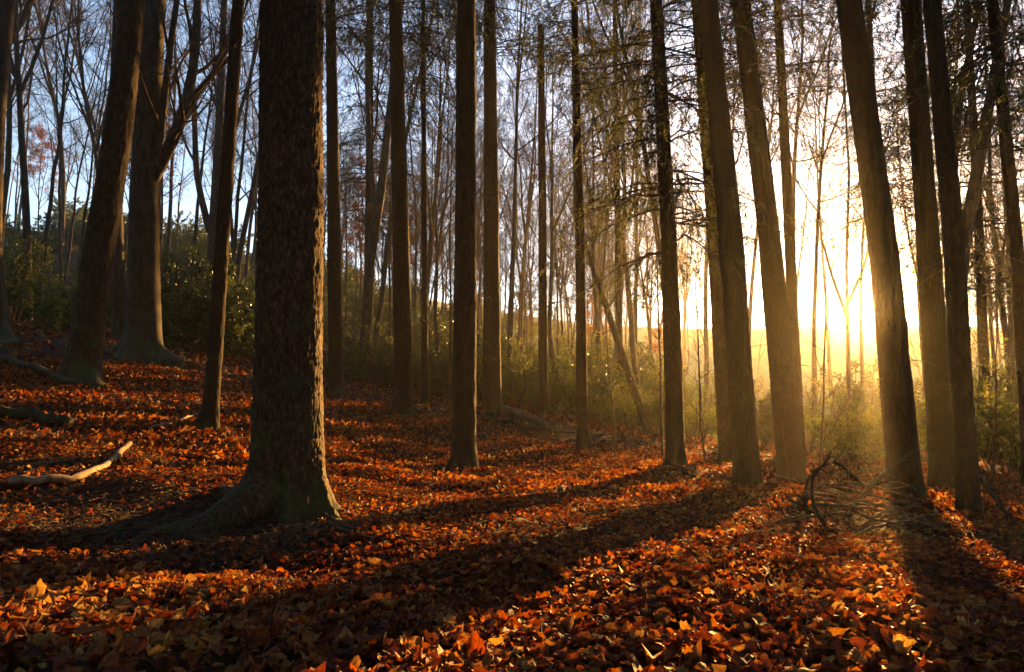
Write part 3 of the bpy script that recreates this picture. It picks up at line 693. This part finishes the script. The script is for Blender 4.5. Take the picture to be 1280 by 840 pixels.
# ------------------------------------------------------------------ dead wood on the ground
def stick(pix, wpx, label, mat='dead', name='fallen_branch', cat='branch', group=None, side=0, lift=None, seed=0, k=8, taper=.5, n=16):
    """pix: pixels along it; lift: height of each above the ground there"""
    g = [ground_at(x, y) for x, y in pix] if lift is None or not isinstance(lift, tuple) else None
    r_ = np.random.default_rng(seed+900)
    if g is None:                       # raised stick: depths relative to the ground at its lowest point
        lo = max(pix, key=lambda p_: p_[1]); k0 = pix.index(lo); off_ = ground_at(*lo)[1]-lift[k0]; lift = tuple(l_+off_ for l_ in lift)
        g = [at(x, y, d_) for (x, y), d_ in zip(pix, lift)]
    g = np.array(g); dep = g[0][1]; rad_ = wpx/F*dep/2
    if not isinstance(lift, tuple): g[:, 2] += rad_*.75+.03
    s = np.linspace(0, len(g)-1, n); a = np.minimum(s.astype(int), len(g)-2); f = (s-a)[:, None]
    P = g[a]*(1-f)+g[a+1]*f
    for _ in range(2): P[1:-1] = P[:-2]*.25+P[1:-1]*.5+P[2:]*.25
    if not isinstance(lift, tuple): P[:, 2] = np.maximum(P[:, 2], terrain(P[:, 0], P[:, 1])+rad_*.5+.025)
    P += r_.normal(0, rad_*.25, P.shape)
    b = P[0].copy(); b[2] = min(P[0][2], tz(b[0], b[1])+rad_); P = P-b
    R = (rad_*np.linspace(1, taper, n)*r_.uniform(.88, 1.12, n))[None]
    v, q_ = tubes(P[None], R, k)
    e0, e1 = len(v), len(v)+1
    v = np.vstack([v, P[0], P[-1]]); a_ = np.arange(k)
    caps = np.concatenate([np.stack([np.full(k, e0), (a_+1) % k, a_], 1), np.stack([np.full(k, e1), (n-1)*k+a_, (n-1)*k+(a_+1) % k], 1)])
    t = thing(name, label, cat, b, group)
    fin = []
    if 0 < side < 6:
        A = grow(P[None], R, side, .15, .95, .8, .25, .28, 6, .02, .12, .55, r_, lmin=.12)
        av, aq = tubes(A[0], np.maximum(A[1], .002), 4); fin = [aq+len(v)]; v = np.vstack([v, av])
    if side >= 6:
        A = grow(P[None], R, side, .15, .95, .8, .25, .28, 6, .02, .12, .55, r_, lmin=.12)
        B = grow(A[0], A[1], 3, .3, 1, .7, .2, .45, 4, 0, .12, .6, r_, lmin=.06)
        for (v_, f_) in (tubes(A[0], np.maximum(A[1], .002), 4), tubes(B[0], np.maximum(B[1], .0015), 3)): fin.append(f_+len(v)); v = np.vstack([v, v_])
    link('stem', mesh('stem', v, [q_, caps]+fin, M[mat]), t)
stick([(12,614),(60,612),(105,604),(140,583),(162,562)], 11, 'pale curved barkless branch lying on dark soil', 'pale', taper=.8, seed=1)
stick([(-40,520),(30,528),(86,536)], 17, 'thick dark log lying on the leafy slope', 'log', 'fallen_log', 'log', taper=.9, seed=2, k=14)
stick([(-20,448),(40,466),(98,488)], 9, 'long thin log running below the leaning dark trunk', 'log', 'fallen_log', 'log', taper=.6, seed=3, k=10)
stick([(188,540),(215,533),(245,523)], 5, 'short pale stick at the foot of the slim orange-lit spruce', 'pale', seed=4)
stick([(40,588),(75,584),(102,577)], 4, 'short orange-lit stick above the pale curved branch', 'dead', seed=5)
stick([(205,436),(218,440),(240,448)], 5, 'short dark branch beside the stout beech foot', 'log', seed=6, side=4)
stick([(600,501),(640,520),(690,543)], 9, 'long fallen log leading down from the thick spruce', 'dead', 'fallen_log', 'log', seed=7, k=12, taper=.6)
stick([(628,520),(660,521),(708,526)], 6, 'thinner fallen log crossing the long one', 'pale', 'fallen_log', 'log', seed=8, k=10, lift=(15,15,15))
stick([(612,520),(650,536),(720,546)], 6, 'dark rotten log under the crossing logs', 'log', 'fallen_log', 'log', seed=9, side=8)
stick([(905,742),(1010,768),(1105,790),(1165,803)], 4.5, 'long straight thin stick across the sunlit leaves', 'dead', seed=10, side=3)
stick([(340,740),(375,765),(400,770)], 3, 'small twig on the shaded leaves before the rooted trunk', 'dead', seed=11, side=2)
stick([(60,690),(160,668),(240,680),(330,700)], 4, 'long bent root-like branch on bare soil by the roots', 'log', seed=12)
stick([(1058,652),(1075,622),(1108,590),(1145,560)], 7, 'thick dead branch propped up out of the brush heap', 'log', seed=13, lift=(6.6,6.8,7.1,7.3), side=6)
stick([(1040,668),(1020,640),(1012,600),(1040,565)], 6, 'arching dead branch curling up from the brush heap', 'log', seed=14, lift=(6.4,6.5,6.6,6.7), side=8)
stick([(1012,652),(1004,612),(1022,582),(1052,578),(1078,606)], 6, 'hooped dead branch looping over the edge of the brush heap', 'log', seed=21, lift=(6.3,6.3,6.4,6.4,6.5), side=4)
stick([(985,640),(1020,610),(1075,602),(1150,625)], 6, 'bowed dead branch spanning the brush heap', 'dead', seed=15, lift=(6.8,6.9,7,7.2), side=8)
stick([(1000,590),(1060,596),(1145,606)], 6, 'straight dead stick lying on top of the brush heap', 'dead', seed=16, lift=(7.6,7.5,7.3), side=8)
stick([(1010,664),(1000,690),(1000,705)], 3, 'short dead stick sticking out of the heap onto lit leaves', 'dead', seed=17, side=2)
stick([(1228,598),(1250,630),(1275,665)], 7, 'dark dead stick propped beside the slim right stem', 'log', seed=18, lift=(7.2,6.9,6.6), side=3)
stick([(1215,690),(1240,680),(1290,700)], 6, 'dark rotting branch below the propped stick', 'log', seed=19, side=6)
for k_ in range(16):
    r_ = np.random.default_rng(40+k_); x, y = r_.uniform(1000, 1140), r_.uniform(590, 672); L = r_.uniform(40, 100); a = r_.normal(.1, .5)
    d0 = 6.4+(672-y)/82*1.4+.2
    stick([(x-L*math.cos(a), y-L*math.sin(a)*.4), (x, y-r_.uniform(2, 14)), (x+L*math.cos(a), y+L*math.sin(a)*.4)], r_.uniform(3, 5.5), 'thin dead stick tangled in the brush heap', 'dead', group='sticks tangled in the brush heap', seed=60+k_, lift=(d0, d0, d0+r_.normal(0, .3)), side=5, k=6)
for k_ in range(26):
    r_ = np.random.default_rng(140+k_); x, y = r_.uniform(380, 1250), r_.uniform(625, 820); L = r_.uniform(25, 75); a = r_.uniform(-.6, .9)
    stick([(x-L*math.cos(a), y-L*math.sin(a)*.5), (x, y), (x+L*math.cos(a), y+L*math.sin(a)*.5)], r_.uniform(1.5, 3), 'thin twig lying loose among the fallen leaves', 'dead', 'fallen_twig', 'twig', group='twigs among the fallen leaves', seed=160+k_, side=2, k=6, n=8)

# ------------------------------------------------------------------ fallen leaves
def leaf_template(kind, n):
    """outline as half widths along the midrib -> verts (3n), faces; unit length 1 along y"""
    t = np.linspace(0, 1, n)
    if kind == 0: wd = .34*np.sin(math.pi*t**.85)**.8                                # beech
    elif kind == 1: wd = .33*np.sin(math.pi*t**.8)**.7*(1+.24*np.cos(t*math.pi*7))   # lobed oak
    else: wd = .44*np.sin(math.pi*t**.7)**.6*(1+.28*np.cos(t*math.pi*5+.5))           # maple-like
    wd = np.maximum(wd, .004); yy = t
    off = (.10*np.sin(t*math.pi*5) if kind == 2 else 0*t)
    V = np.concatenate([np.stack([0*t, yy, 0*t], 1), np.stack([wd, yy+off, 0*t], 1), np.stack([-wd, yy+off, 0*t], 1)])
    i = np.arange(n-1)
    Fq = np.concatenate([np.stack([i, n+i, n+i+1, i+1], 1), np.stack([i, i+1, 2*n+i+1, 2*n+i], 1)])
    return V-[0, .5, 0], Fq
def leaf_verts(T, size, curl, fold, twist, asp, yaw, tilt, tdir, pos):
    """T (k,3) template, arrays (m,) -> (m,k,3)"""
    x, y = T[None, :, 0]*asp[:, None], T[None, :, 1]
    z = curl[:, None]*(y**2-.08)+fold[:, None]*np.abs(x)*1.0+twist[:, None]*x*y+.25*curl[:, None]*np.sin(x*9+y*7)*.35
    V = np.stack([x+0*z, y+0*z, z], -1)*size[:, None, None]
    c, s = np.cos(yaw)[:, None], np.sin(yaw)[:, None]
    V = np.stack([V[..., 0]*c-V[..., 1]*s, V[..., 0]*s+V[..., 1]*c, V[..., 2]], -1)
    ax = np.stack([np.cos(tdir), np.sin(tdir), 0*tdir], 1)[:, None]; ct, st_ = np.cos(tilt)[:, None, None], np.sin(tilt)[:, None, None]
    V = V*ct+np.cross(np.broadcast_to(ax, V.shape), V)*st_+ax*(V*ax).sum(-1, keepdims=True)*(1-ct)
    return V+pos[:, None]
rl = np.random.default_rng(21)
bare = [(at(110, 640, 4.6)[:2], 1.1), (at(250, 640, 4.6)[:2], 1.05), (at(410, 665, 4.7)[:2], .65)]     # bare soil round the roots
def positions(n, r0, r1, half):
    a = np.radians(rl.uniform(-half, half, n)); r = np.sqrt(rl.uniform(r0*r0, r1*r1, n))
    x, y = r*np.sin(a), r*np.cos(a)
    keep = np.ones(n, bool)
    for c, rr_ in bare:
        d = np.hypot((x-c[0]), (y-c[1]))/rr_
        keep &= rl.random(n) < np.clip(d**3*.9+.08, 0, 1)
    cl = fbm(np.stack([x*1.1, y*1.1, 0*x], 1), 2, 31)
    keep &= rl.random(n) < np.clip(.35+(cl-.3)*2.2, .25, 1)
    return x[keep], y[keep]
def leaf_params(m, tiltsd):
    return dict(size=rl.uniform(.025, .058, m), curl=np.abs(rl.normal(0, .95, m))*np.where(rl.random(m) < .75, 1, -1), fold=rl.normal(.3, .5, m), twist=rl.normal(0, .5, m),
                asp=rl.uniform(.75, 1.15, m), yaw=rl.uniform(0, 6.28, m), tilt=rl.normal(0, tiltsd, m), tdir=rl.uniform(0, 6.28, m))
VV, FF, AT, off = [], [], [], 0
for (cnt, r0, r1, half, n, kinds, sd, lift, szm) in [(27000, 1.1, 3.6, 52, 6, (0, 1, 0, 2), .45, .04, 1), (26000, 3.5, 5.6, 47, 4, (0, 1, 0), .48, .04, 1.03), (32000, 5.5, 8.5, 47, 3, (0, 0), .5, .04, 1.15)]:
    x, y = positions(cnt, r0, r1, half)
    kk = rl.integers(0, len(kinds), len(x)); zz = terrain(x, y)
    for ki, kind in enumerate(kinds):
        s_ = kk == ki; m = int(s_.sum())
        T, Fq = leaf_template(kind, n); p = leaf_params(m, sd); p['size'] *= szm
        pos = np.stack([x[s_], y[s_], zz[s_]+.012+rl.random(m)**1.5*lift], 1)
        V = leaf_verts(T, pos=pos, **p)
        FF.append((Fq[None]+off+(np.arange(m)*len(T))[:, None, None]).reshape(-1, 4)); VV.append(V.reshape(-1, 3)); off += m*len(T)
        patch = fbm(np.stack([x[s_]*.8, y[s_]*.8, 0*y[s_]], 1), 2, 51)
        AT.append(np.repeat(np.clip(rl.beta(1.6, 1.7, m)+(patch-.5)*.5, 0, 1), len(T)))
for (cnt, r0, r1, L0, L1) in [(95000, 8.2, 17, .05, .095), (60000, 16.5, 40, .08, .15)]:
    x, y = positions(cnt, r0, r1, 47); m = len(x)
    pos = np.stack([x, y, terrain(x, y)+.01+rl.random(m)**1.5*.05], 1); dr = np.stack([rl.normal(0, 1, m), rl.normal(0, 1, m), rl.normal(.1, .5, m)], 1)
    V, Q, rr_ = blades(pos, dr, rl.uniform(L0, L1, m), rl.uniform(.3, .4, m)*L1*.75, rl, rl.beta(1.6, 1.7, m), .5)
    VV.append(V); FF.append(Q+off); AT.append(rr_); off += len(V)
lit = link('leaf_litter', mesh('leaf_litter', np.concatenate(VV), FF, M['litter'], attrs={'rnd': np.concatenate(AT)}))
lit['kind'] = 'stuff'; lit['label'] = 'thick carpet of red and orange fallen leaves on the ground'; lit['category'] = 'leaf litter'
# the leaves that show largest, one by one
LM = []
for k_ in range(12):
    kind = (0, 1, 2, 2)[k_ % 4]; T, Fq = leaf_template(kind, 15); p = leaf_params(1, 0.0); p['size'][:] = 1; p['yaw'][:] = 0; p['tilt'][:] = 0
    V = leaf_verts(T, pos=np.zeros((1, 3)), **p)[0]
    stv, stq = tubes(np.array([[[0, -.48, V[0, 2]], [.02, -.62, V[0, 2]+.03], [0, -.75, V[0, 2]+.02]]]), np.full((1, 3), .009), 3)
    LM.append(mesh('leaf', np.vstack([V, stv]), [Fq, stq+len(V)], M['leaf']))
cnt = 0
while cnt < 300:
    px, py = rl.uniform(5, 1275), 838-rl.random()**1.3*130
    g = ground_at(px, py)
    if any(np.hypot(*(g[:2]-c)) < rr_*.8 for c, rr_ in bare): continue
    o = link('leaf', LM[cnt % 12], ground, (g[0], g[1], g[2]+.035+rl.random()*.035), (rl.normal(0, .5), rl.normal(0, .5), rl.uniform(0, 6.28)), rl.uniform(.036, .064))
    cnt += 1
# needles and crumbs on the bare soil
m = 16000; x = np.r_[rl.uniform(-5.5, 4.5, 8000), rl.uniform(-4.3, -1, 8000)]; y = np.r_[rl.uniform(1.6, 9, 8000), rl.uniform(3.4, 6, 8000)]; z = terrain(x, y)
a = rl.uniform(0, 6.28, m); L = rl.uniform(.02, .12, m)
P = np.stack([np.stack([x, y, z+.006], 1), np.stack([x+np.cos(a)*L, y+np.sin(a)*L, z+.012+rl.random(m)*.02], 1)], 1)
dl = link('twig_litter', mesh('twig_litter', *tubes(P, rl.uniform(.0012, .003, (m, 1))*np.ones((1, 2)), 3), M['dead']))
dl['kind'] = 'stuff'; dl['label'] = 'scattered fine twigs and needles on the forest soil'; dl['category'] = 'twig litter'

# ------------------------------------------------------------------ haze: thin air, with a forward lobe standing in for sun glare
zmin = gz.min()-1.0; ztop = 72.0
hv = np.array([(sx*250, sy*250, z_) for z_ in (zmin, ztop) for sx, sy in ((-1, -1), (1, -1), (1, 1), (-1, 1))])
hf = np.array([(0, 3, 2, 1), (4, 5, 6, 7), (0, 1, 5, 4), (1, 2, 6, 5), (2, 3, 7, 6), (3, 0, 4, 7)])
m_, n_, out_ = mat_new('haze')
v1 = N(n_, 'ShaderNodeVolumePrincipled'); v1.inputs['Color'].default_value = (.96, .9, .76, 1); v1.inputs['Density'].default_value = HAZE_DENSITY; v1.inputs['Anisotropy'].default_value = .72  # warm tint puts extra gold into the veil
v2 = N(n_, 'ShaderNodeVolumePrincipled'); v2.inputs['Color'].default_value = (.96, .9, .76, 1); v2.inputs['Density'].default_value = FWD_DENSITY; v2.inputs['Anisotropy'].default_value = .97
ad_ = N(n_, 'ShaderNodeAddShader'); n_.links.new(v1.outputs[0], ad_.inputs[0]); n_.links.new(v2.outputs[0], ad_.inputs[1]); n_.links.new(ad_.outputs[0], out_.inputs['Volume'])
hz = link('haze', mesh('haze', hv, hf, m_, smooth=False)); hz['kind'] = 'stuff'; hz['label'] = 'thin golden haze filling the whole wood'; hz['category'] = 'haze'
print('TRIS', sum(len(m.loop_triangles) or sum(max(0, p.loop_total-2) for p in m.polygons) for m in bpy.data.meshes), len(bpy.data.objects))
